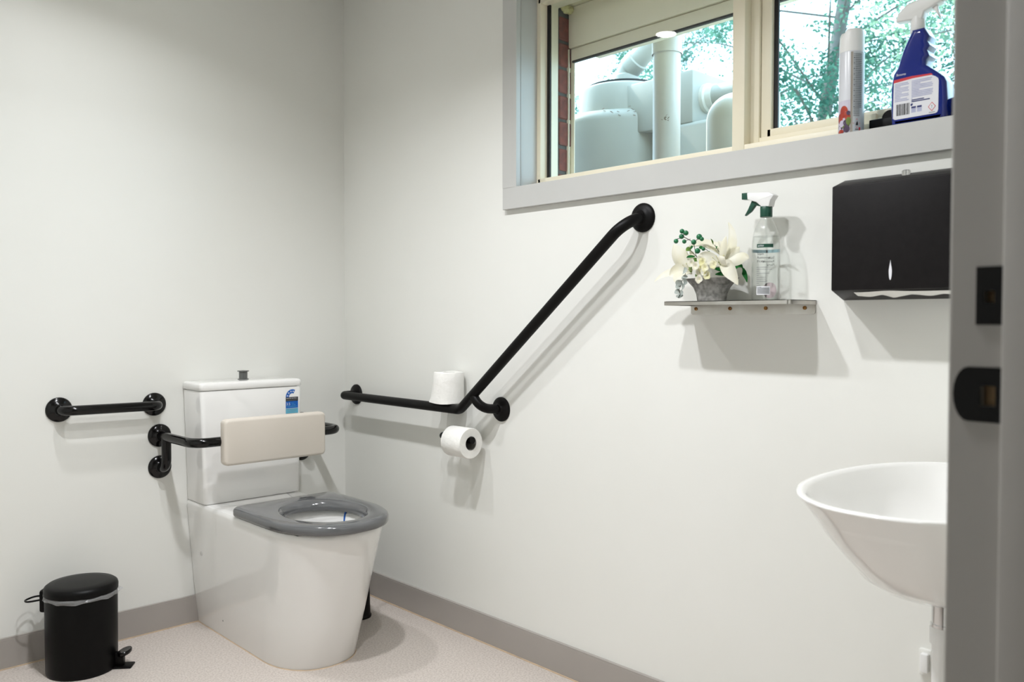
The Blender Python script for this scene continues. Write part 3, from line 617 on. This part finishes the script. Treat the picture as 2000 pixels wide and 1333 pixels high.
for u, v in ((760, 450), (850, 425)): MB().sphere(F(u, v, -.012), .0072 if u < 800 else .005, 12).build('berry', 'berry_green', bs)
for a, b, wd, m in (((655, 440), (590, 415), .012, 'leaf_lime'), ((640, 405), (705, 385), .008, 'leaf_green'), ((720, 540), (600, 545), .007, 'leaf_green'), ((785, 610), (695, 590), .010, 'leaf_lime'), ((790, 600), (840, 540), .012, 'leaf_green'), ((1000, 375), (975, 280), .013, 'leaf_lime'), ((1040, 435), (1075, 415), .006, 'leaf_green'), ((930, 530), (960, 470), .010, 'leaf_green'), ((765, 720), (730, 690), .012, 'leaf_lime'), ((800, 850), (740, 830), .012, 'leaf_lime'), ((780, 400), (860, 420), .008, 'leaf_green')):
    petal('leaf', m, F(*a, -.012), F(*b, -.016), wd, (-.003, 0, .003), (.3, .5, 1), bs, .3, n=6, w_=4)
petal('leaf', 'leaf_green', F(1255, 690, -.01), F(1500, 965, -.012), .024, (-.004, -.024, .022), (.3, .8, .5), fv, .3)
petal('leaf', 'leaf_green', F(1060, 830, -.02), F(1290, 850, -.015), .012, (0, 0, .008), (.6, 0, 1), fv, .3)
petal('leaf', 'leaf_green', F(1040, 740, -.02), F(1210, 800, -.02), .010, (0, 0, .006), (.6, 0, 1), fv, .3)
eu = MB().tube([F(640, 800, -.03), F(650, 900, -.045), F(610, 1060, -.05), F(625, 1120, -.05)], .0008, fillet=.01, seg=6).build('eucalyptus_sprig', 'stem_dark', fv)
for u, v, du, dv, wd in ((660, 800, 90, -60, .017), (690, 830, 20, 70, .015), (660, 900, 90, 60, .018), (650, 930, -80, 40, .014), (640, 990, 70, 30, .017), (630, 1010, -60, -20, .014), (620, 1110, -60, -40, .014), (620, 1110, 70, -10, .014), (625, 1120, 10, 70, .015), (620, 1110, -40, 60, .014)):
    petal('leaf', 'leaf_silver', F(u, v, -.047), F(u+du, v+dv, -.053), wd, (-.003, 0, 0), (0, -dv, -du), eu, .2, .5, n=6, w_=4)

# ------------------------------------------------------------------ clear stain remover bottle
cb = thing('spray_bottle', (-.064, -1.9345, SZ), 'clear plastic trigger spray bottle with green nozzle on the steel shelf', 'spray bottle')
c0 = (-.064, -1.9345, 0)
prb = [(.031, SZ), (.0325, SZ+.003), (.0330, SZ+.06), (.0325, SZ+.13), (.0305, SZ+.152), (.0265, SZ+.168), (.020, SZ+.182), (.0135, SZ+.192), (.0125, SZ+.198)]
MB().lathe(prb, c0, seg=48, cap1=False).build('bottle_body', 'clear_plastic', cb, smooth=60)
liq = [(r-.0014, z+.0012) for r, z in prb[:5]]; liq[-1] = (.0292, SZ+.1515)
MB().lathe(liq, c0, seg=48).build('liquid', 'clear_liquid', cb, smooth=50)
MB().tube([(-.064, -1.9345, SZ+.004), (-.062, -1.936, SZ+.10), (-.064, -1.9345, SZ+.20)], .0022, fillet=.2, seg=8).build('dip_tube', 'clear_plastic', cb)
MB().lathe([(.0135, 1.3325), (.0142, 1.3335), (.0142, 1.3565), (.0135, 1.3575)], c0, seg=32).build('collar', 'bottle_green', cb)
hdp = [(-1.8893, 1.3937), (-1.9465, 1.389), (-1.9585, 1.3826), (-1.9598, 1.3806), (-1.9513, 1.3695), (-1.948, 1.356), (-1.9284, 1.3565), (-1.9143, 1.369), (-1.8906, 1.3777)]
MB().prism(hdp, 0, -.077, -.051, .003).build('spray_head', 'white_plastic', cb)
MB().prism([(-1.8732, 1.3948), (-1.8893, 1.3945), (-1.8894, 1.3780), (-1.8734, 1.3795)], 0, -.073, -.055, .0015).build('nozzle', 'bottle_green', cb)
MB().prism([(-1.898, 1.3748), (-1.9167, 1.3685), (-1.9284, 1.3570), (-1.9074, 1.3625), (-1.8957, 1.3490), (-1.881, 1.3400), (-1.879, 1.3406), (-1.8875, 1.3545)], 0, -.069, -.059, .002).build('trigger', 'bottle_green', cb)
lbs = (MB(), MB())
phi0 = math.atan2(-1.04, -1.817)                       # label centre faces into the room
def onb(s, z, back=False, d=.0002):
    r = .0332+d
    a = phi0+(-s/r if not back else PI+s/r)
    a = phi0+s/r if not back else phi0+PI+s/r
    return (c0[0]+r*math.cos(a), c0[1]+r*math.sin(a), SZ+z)
def bq(s0, s1, z0, z1, mi, back=False, d=.0002, n=10):
    lbs[back].sheet([[onb(s0+(s1-s0)*k/n, z0, back, d), onb(s0+(s1-s0)*k/n, z1, back, d)] for k in range(n+1)], mi)
bq(-.022, .017, .123, .1315, 0); put_text(lbs[0], 'anko', .0075, lambda x, y: onb(-.0195+x, .1255+y, d=.0005), 3)
bq(-.046, .046, .1150, .1225, 1, True)
for i, tx in enumerate(('Stain', 'Remover', 'Floral')):
    put_text(lbs[0], tx, .0085, lambda x, y, i=i: onb(-.021+x, .1055-.0085*i+y), 2)
    put_text(lbs[1], tx, .0085, lambda x, y, i=i: onb(-.021+x, .1005-.0085*i+y, True), 2)
for k in range(11): bq(-.022, -.022+[.035, .036, .006, .03, .006, .022, .022, .026, .007, .010, .012][k], .0765-.0047*k, .0775-.0047*k, 4)
cir = [(-.010+.018*math.cos(2*PI*k/28), .025+.019*math.sin(2*PI*k/28)) for k in range(28)]
lbs[1].add([onb(-.010, .025, True)]+[onb(a, b, True) for a, b in cir], [(0, 1+k, 1+(k+1) % 28) for k in range(28)], 5)
bq(-.022, .010, .0125, .0325, 3); 
for k in range(9): bq(-.0205, .0085, .015+.0017*k, .0159+.0017*k, 6, d=.0005)
for nm, l_ in zip(('back_label', 'front_label'), lbs):
    l_.build(nm, ['bottle_green', 'print_aqua', 'print_black', 'label_white', 'print_grey', 'print_pink', 'print_grey'], cb, smooth=0)

# ------------------------------------------------------------------ paper towel dispenser
dp = thing('paper_towel_dispenser', (-.06, -2.25, 1.13), 'black metal paper towel dispenser on the wall below the window', 'dispenser')
y0, y1 = -2.094, -2.39
bk = [(-.001, y0, 1.134), (-.001, y1, 1.134), (-.001, y1, 1.407), (-.001, y0, 1.407)]
fr = [(-.118, y0-.028, 1.153), (-.118, y1+.028, 1.153), (-.118, y1+.028, 1.377), (-.118, y0-.028, 1.377)]
bm = bmesh.new(); V = [bm.verts.new(p) for p in bk+fr]
for f in ((3, 2, 1, 0), (4, 5, 6, 7), (0, 1, 5, 4), (1, 2, 6, 5), (2, 3, 7, 6), (3, 0, 4, 7)): bm.faces.new([V[i] for i in f])
bmesh.ops.bevel(bm, geom=bm.edges[:], offset=.0025, segments=2, profile=.5, affect='EDGES')
MB().from_bm(bm).build('case', 'black_powder', dp)
tear = [(-2.2485-.0032*math.sin(2*PI*k/20)*(1.0 if math.cos(2*PI*k/20) < 0 else 1-math.cos(2*PI*k/20)*.9), 1.1925-.0205*-math.cos(2*PI*k/20)) for k in range(20)]
MB().prism(tear, 0, -.1190, -.1175).build('level_window', 'label_white', dp)
MB().lathe([(.009, 0), (.009, .010), (.007, .012), (.0005, .012)], (-.035, -2.245, 1.396), (0, 0, 1), seg=20).build('lock', 'chrome', dp)
g = []
for k in range(31):
    s_ = k/30; y = -2.165-.20*s_
    dip = .004*math.exp(-((s_-.33)/.05)**2)+.002*math.sin(20*s_); rise = .008*math.exp(-((s_-.36)/.16)**2)
    a = Vector((-.103+rise*-.2, y, 1.1485+rise*.25)); b = Vector((-.060, y, 1.1415-dip))
    g.append([a, a.lerp(b, .5)+Vector((-.001, 0, -.0035)), b])
MB().sheet(g).build('paper_towel', 'paper', dp)

# ------------------------------------------------------------------ basin
bsn = thing('wash_basin', (-.32, -2.42, .535), 'white wall-hung wash basin beside the doorway', 'basin')
def br_(cx, a, b, z, n=128):
    out = []
    for i in range(n):
        c, s_ = math.cos(2*PI*i/n), math.sin(2*PI*i/n); e = 2/2.2
        out.append((min(cx+a*math.copysign(abs(c)**e, c), -.004), -2.424+b*math.copysign(abs(s_)**e, s_), .8-(.8-z)*.78))
    return out
R_ = []
for cx, a, b, z in ((-.27, .06, .05, .545), (-.275, .10, .08, .548), (-.28, .135, .105, .56), (-.29, .17, .13, .59), (-.30, .205, .150, .64), (-.315, .245, .172, .70), (-.325, .277, .188, .755), (-.335, .298, .1985, .788), (-.336, .302, .2005, .7945), (-.336, .301, .200, .798), (-.336, .296, .195, .8), (-.336, .290, .189, .7985),
                    (-.336, .284, .184, .790), (-.33, .262, .172, .74), (-.32, .225, .152, .69), (-.31, .16, .115, .64), (-.30, .08, .06, .615), (-.30, .025, .025, .61)):
    R_.append(br_(cx, a, b, z))
MB().loft(R_).build('bowl', 'porcelain', bsn, smooth=60)
MB().box(-.10, -.001, -2.50, -2.35, .65, .765, .02, 3).build('wall_mount', 'porcelain', bsn)
MB().lathe([(.021, .648), (.021, .655), (.012, .658), (.001, .658)], (-.30, -2.424, 0), seg=24).build('drain', 'chrome', bsn)
WX, WY = -.255, -2.4085
wp = thing('waste_pipe', (WX, WY, 0), 'chrome and white waste pipe under the wash basin', 'pipe')
MB().lathe([(.0195, .528), (.0195, .6015)], (WX, WY, 0), seg=28).lathe([(.0215, .5285), (.0215, .534)], (WX, WY, 0), seg=28).build('chrome_tail', 'chrome', wp)
MB().lathe([(.0225, .498), (.0225, .526), (.0205, .529)], (WX, WY, 0), seg=28).build('coupling', 'white_plastic', wp)
MB().tube([(WX, WY, .50), (WX, WY, .22), (WX+.06, WY, .19), (0, WY, .19)], .0185, fillet=.04, seg=20).build('pipe', 'white_plastic', wp)
sv = thing('stop_valve', (-.02, -2.287, .33), 'small white stop valve cover on the wall beside the waste pipe', 'valve')
MB().prism(rrect(-2.301, -2.274, .328, .385, .004), 0, -.010, 0, .002).build('cover', 'wall_paint', sv)
MB().prism(rrect(-2.297, -2.281, .338, .378, .003), 0, -.022, -.009, .002).build('knob', 'white_plastic', sv)

# ------------------------------------------------------------------ pedal bin
bx, by, bh = -1.058, -.165, .27
pb = thing('pedal_bin', (bx, by, 0), 'matt black pedal bin with a plastic liner standing by the wall', 'bin')
rdir = Vector((.80, -.60, 0)).normalized(); ldir = -rdir
def bl(prof): return [(r, z) for r, z in prof]
MB().lathe([(.099, 0), (.101, .003), (.1015, .010), (.1025, .236), (.1015, .239), (.09, .239)], (bx, by, 0), seg=64).build('body', 'bin_black', pb)
MB().lathe([(.100, .244), (.1045, .245), (.1050, .258), (.1025, .266), (.095, .2715), (.07, .2745), (.02, .276), (.001, .2763)], (bx, by, 0), seg=64).build('lid', 'bin_black', pb, smooth=60)
ln = []
for j, (r, z) in enumerate(((.1015, .247), (.1045, .242), (.1065, .237), (.1050, .232))):
    ln.append([])
    for a in [2*PI*k/96 for k in range(96)]:
        rr = r+.0016*math.sin(9*a+j*2)+.001*math.sin(23*a+j)+(.012*math.exp(-((a-5.9)/.12)**2) if j in (1, 2) else 0)
        ln[-1].append((bx+rr*math.cos(a), by+rr*math.sin(a), z+.002*math.sin(5*a+j)+.0012*math.sin(13*a)))
MB().loft(ln, False, False).build('bin_liner', 'thin_film', pb, smooth=60)
hb = Vector((bx, by, 0))+ldir*.105; sd = Vector((-rdir.y, rdir.x, 0))
def obx(c, du, dv, z0, z1, bev, mb): # oriented box: du along rdir, dv along sd
    m = MB().box(-du, du, -dv, dv, z0, z1, bev)
    mb.add([(c.x+rdir.x*x+sd.x*y, c.y+rdir.y*x+sd.y*y, z) for x, y, z in m.v], m.f); return mb
obx(hb, .012, .024, .185, .255, .008, MB()).build('hinge_bracket', 'black_satin', pb)
p0 = hb+Vector((0, 0, .226))
MB().tube([p0+sd*.018, p0+ldir*.045+sd*.03+Vector((0, 0, -.004)), p0+ldir*.062+Vector((0, 0, -.007)), p0+ldir*.045-sd*.03+Vector((0, 0, -.004)), p0-sd*.018], .0028, fillet=.02, seg=10).build('carry_handle', 'black_satin', pb)
pc = Vector((bx, by, 0))+rdir*.111
pm = MB(); g0 = []
for z, s_ in ((.040, .9), (.043, 1.0), (.050, 1.0), (.053, .9)):
    g0.append([(pc.x+rdir.x*(.016+.020*math.cos(a)*s_)+sd.x*.030*math.sin(a)*s_, pc.y+rdir.y*(.016+.020*math.cos(a)*s_)+sd.y*.030*math.sin(a)*s_, z+.004*math.cos(a)) for a in [2*PI*k/28 for k in range(28)]])
pm.loft(g0); pm.build('pedal', 'black_gloss', pb)
obx(pc+rdir*-.002, .016, .010, .004, .046, .002, MB()).build('pedal_arm', 'black_satin', pb)
obx(pc+rdir*.006, .034, .022, 0, .006, .002, MB()).build('floor_plate', 'black_satin', pb)

# ------------------------------------------------------------------ things on the window sill
SL = 1.5122
ac = thing('aerosol_can', (.030, -2.094, SL), 'white aerosol can with a fruit picture standing on the window sill', 'spray can')
cc = (.030, -2.094, 0); ar = .0275
MB().lathe([(.025, SL), (.0275, SL+.003), (.0275, SL+.186), (.0262, SL+.190), (.02, SL+.192)], cc, seg=48).build('can_body', 'can_white', ac)
cap = MB(); n = 48; rgs = []
for r, h in ((.0268, 0), (.0272, .004), (.0268, .034), (.0262, .046), (.0240, .0505), (.015, .052), (.001, .0522)):
    rg_ = []
    for k in range(n):
        a = 2*PI*k/n; da = (a-math.radians(135)+PI) % (2*PI)-PI; hh = h
        if h > .03: hh = h-(.016*math.exp(-(da/.55)**4)) if r > .012 else h
        rg_.append((cc[0]+r*math.cos(a), cc[1]+r*math.sin(a), SL+.189+hh))
    rgs.append(rg_)
cap.loft(rgs); cap.build('cap', 'white_plastic', ac, smooth=50)
cl_ = MB()
pv = math.atan2(-2.973+2.094, -1.881-.03)            # towards the room
def onc(s, z, d=.0002): a = pv+s/ar; return (cc[0]+(ar+d)*math.cos(a), cc[1]+(ar+d)*math.sin(a), SL+z)
def cq(s0, s1, z0, z1, mi, d=.0002, n=8): cl_.sheet([[onc(s0+(s1-s0)*k/n, z0, d), onc(s0+(s1-s0)*k/n, z1, d)] for k in range(n+1)], mi)
# s grows towards the right side as seen from the room
cq(.003, .040, .003, .186, 0); cq(-.002, .003, .003, .186, 1)
for k in range(30): cq(.0045, .0065, .060+.0041*k, .0625+.0041*k, 2 if k % 3 else 3, .0004, 2); cq(.0075, .0235, .0595+.0041*k, .0622+.0041*k, 2, .0004)
for k in range(5): cq(.0045, .018, .040+.0041*k, .0422+.0041*k, 2, .0004)
cq(-.043, -.002, .004, .078, 9, .0002)
def blob(s, z, rs, rz, mi, d): 
    p = [(s+rs*math.cos(2*PI*k/18), z+rz*math.sin(2*PI*k/18)) for k in range(18)]
    cl_.add([onc(s, z, d)]+[onc(a, b, d) for a, b in p], [(0, 1+k, 1+(k+1) % 18) for k in range(18)], mi)
for i, (s, z, rs, rz, mi) in enumerate(((-.022, .012, .017, .014, 5), (-.012, .022, .009, .010, 7), (-.017, .052, .010, .014, 4), (-.027, .038, .008, .012, 4), (-.008, .040, .006, .009, 4), (-.022, .026, .007, .008, 6), (-.011, .027, .0065, .007, 5), (-.006, .030, .005, .009, 7), (-.010, .013, .007, .008, 5), (-.024, .008, .008, .005, 4), (-.021, .028, .004, .004, 9), (-.006, .048, .004, .005, 5))):
    blob(s, z, rs, rz, mi, .0004+.00012*i)
dm = lambda c, r: [(c[0]-r, c[1]), (c[0], c[1]-r*1.25), (c[0]+r, c[1]), (c[0], c[1]+r*1.25)]
for r, mi, d in ((.0085, 8, .0004), (.0068, 0, .0006)): cl_.add([onc(a, b, d) for a, b in dm((.0122, .024), r)], [(0, 1, 2, 3)], mi)
cl_.add([onc(a, b, .0008) for a, b in ((.0095, .019), (.015, .019), (.0148, .024), (.0128, .030), (.0122, .027), (.0105, .025))], [(0, 1, 2, 3, 4, 5)], 3)
cq(.0085, .016, .0095, .011, 3, .0004); cq(.017, .021, .008, .015, 8, .0004)
cl_.build('can_label', ['can_text', 'can_seam', 'print_grey', 'print_black', 'fruit_red', 'fruit_plum', 'fruit_lilac', 'fruit_green', 'label_red', 'fruit_lilac'], ac, smooth=0)

tb_ = thing('spray_bottle', (.032, -2.25, SL), 'blue trigger spray bottle with a white label on the window sill', 'spray bottle')
body = [(-2.1965, SL), (-2.1942, 1.516), (-2.1921, 1.5514), (-2.1921, 1.595), (-2.1945, 1.616), (-2.1971, 1.6287), (-2.2055, 1.6399), (-2.2105, 1.657), (-2.2168, 1.6763), (-2.225, 1.694), (-2.2342, 1.7118), (-2.2345, 1.716), (-2.2600, 1.716), (-2.2631, 1.710), (-2.2704, 1.6966), (-2.2665, 1.686), (-2.2713, 1.6764), (-2.2657, 1.6672), (-2.2709, 1.6544), (-2.2639, 1.6465), (-2.2641, 1.6359), (-2.2886, 1.6159), (-2.302, 1.603), (-2.3062, 1.592), (-2.3084, 1.5515), (-2.3080, 1.516), (-2.3060, SL)]
MB().prism(body, 0, .004, .062, .011, 4).build('bottle_body', 'bottle_blue', tb_, smooth=45)
MB().lathe([(.0150, 1.712), (.0155, 1.714), (.0150, 1.736), (.0135, 1.748)], (.033, -2.2385, 0), seg=28).build('collar', 'white_plastic', tb_)
hp = [(-2.1951, 1.749), (-2.2003, 1.7618), (-2.2194, 1.7786), (-2.2611, 1.7851), (-2.2875, 1.7864), (-2.2897, 1.7668), (-2.2777, 1.7628), (-2.2552, 1.7541), (-2.2513, 1.7402), (-2.222, 1.7422), (-2.1963, 1.7443)]
MB().prism(hp, 0, .020, .046, .004, 3).build('spray_head', 'white_plastic', tb_)
MB().prism([(-2.268, 1.7605), (-2.280, 1.764), (-2.281, 1.752), (-2.286, 1.738), (-2.287, 1.730), (-2.279, 1.744)], 0, .028, .038, .002).build('trigger', 'white_plastic', tb_)
MB().box(.026, .040, -2.298, -2.2885, 1.769, 1.785, .002).build('nozzle', 'white_plastic', tb_)
lb = MB()
def B(y, z, d=0): return (.0036-d, y, z)
lab = [(-2.1995, 1.5300), (-2.2005, 1.6080), (-2.2040, 1.6105), (-2.2784, 1.6095), (-2.2870, 1.605), (-2.2925, 1.600), (-2.2937, 1.5951), (-2.2935, 1.5346), (-2.2915, 1.5290), (-2.2876, 1.5273), (-2.204, 1.5268)]
lb.add([B(*p) for p in lab], [tuple(range(len(lab)))], 0)
lb.add([B(*p, .0002) for p in ((-2.2003, 1.6065), (-2.2012, 1.6135), (-2.2400, 1.6150), (-2.2784, 1.6130), (-2.2820, 1.6095), (-2.2400, 1.6098))], [tuple(range(6))], 1)
put_text(lb, 'Bosures', .0062, lambda x, y: B(-2.206-x, 1.6205+y*1.2, .0003), 0)
def lq(ya, yb, za, zb, mi, d=.0003): lb.add([B(ya, za, d), B(yb, za, d), B(yb, zb, d), B(ya, zb, d)], [(0, 1, 2, 3)], mi)
for k, L in enumerate((.028, .03, .012, .029, .028, .030, .015, .029, .030, .012, .026, .030)): lq(-2.2030, -2.2030-L, 1.6025-.0034*k, 1.6046-.0034*k, 2)
for k, L in enumerate((.040, .038, .016, .040, .042, .041, .014, .042, .041, .042, .040, .0, .024, .036)): lq(-2.2385, -2.2385-L-.002, 1.6030-.0034*k, 1.6053-.0034*k, 2 if k < 12 else 3)
yb = -2.2065
for k in range(13):
    wd = (.0008, .0016, .0012, .0022, .0007)[k % 5]; lq(yb, yb-wd, 1.5345, 1.5590, 4); yb -= wd+(.0009, .0006, .0013)[k % 3]
lb.add([B(-2.2395+.003*math.cos(2*PI*k/12)*-1, 1.5535+.003*math.sin(2*PI*k/12), .0003) for k in range(1, 10)], [tuple(range(9))], 3)
for yy in (-2.2385, -2.2505): lq(yy, yy-.0095, 1.5455, 1.5495, 3); lq(yy, yy-.0095, 1.5365, 1.5450, 2)
for r, mi, d in ((.0088, 1, .0003), (.0072, 0, .0005)): lb.add([B(a, b, d) for a, b in dm((-2.2808, 1.5425), r*.9)], [(0, 1, 2, 3)], mi)
put_text(lb, '!', .010, lambda x, y: B(-2.2808-x, 1.5390+y, .0007), 5, 'CENTER'); lq(-2.275, -2.287, 1.5300, 1.5310, 5)
lb.build('back_label', ['label_white', 'label_red', 'print_lilac', 'print_navy', 'print_black', 'print_black'], tb_, smooth=0)

bk_ = thing('cleaning_pad', (.085, -2.24, SL), 'black plastic tool lying on the sill behind the blue bottle', 'tool')
MB().box(.066, .078, -2.34, -2.119, SL, 1.551, .003).build('handle', 'black_satin', bk_)
MB().lathe([(.018, 0), (.018, .008)], (.068, -2.166, 1.549), (1, 0, 0), seg=24).build('pivot', 'black_satin', bk_)
MB().box(.064, .079, -2.40, -2.284, 1.535, 1.570, .003).build('head', 'black_satin', bk_)
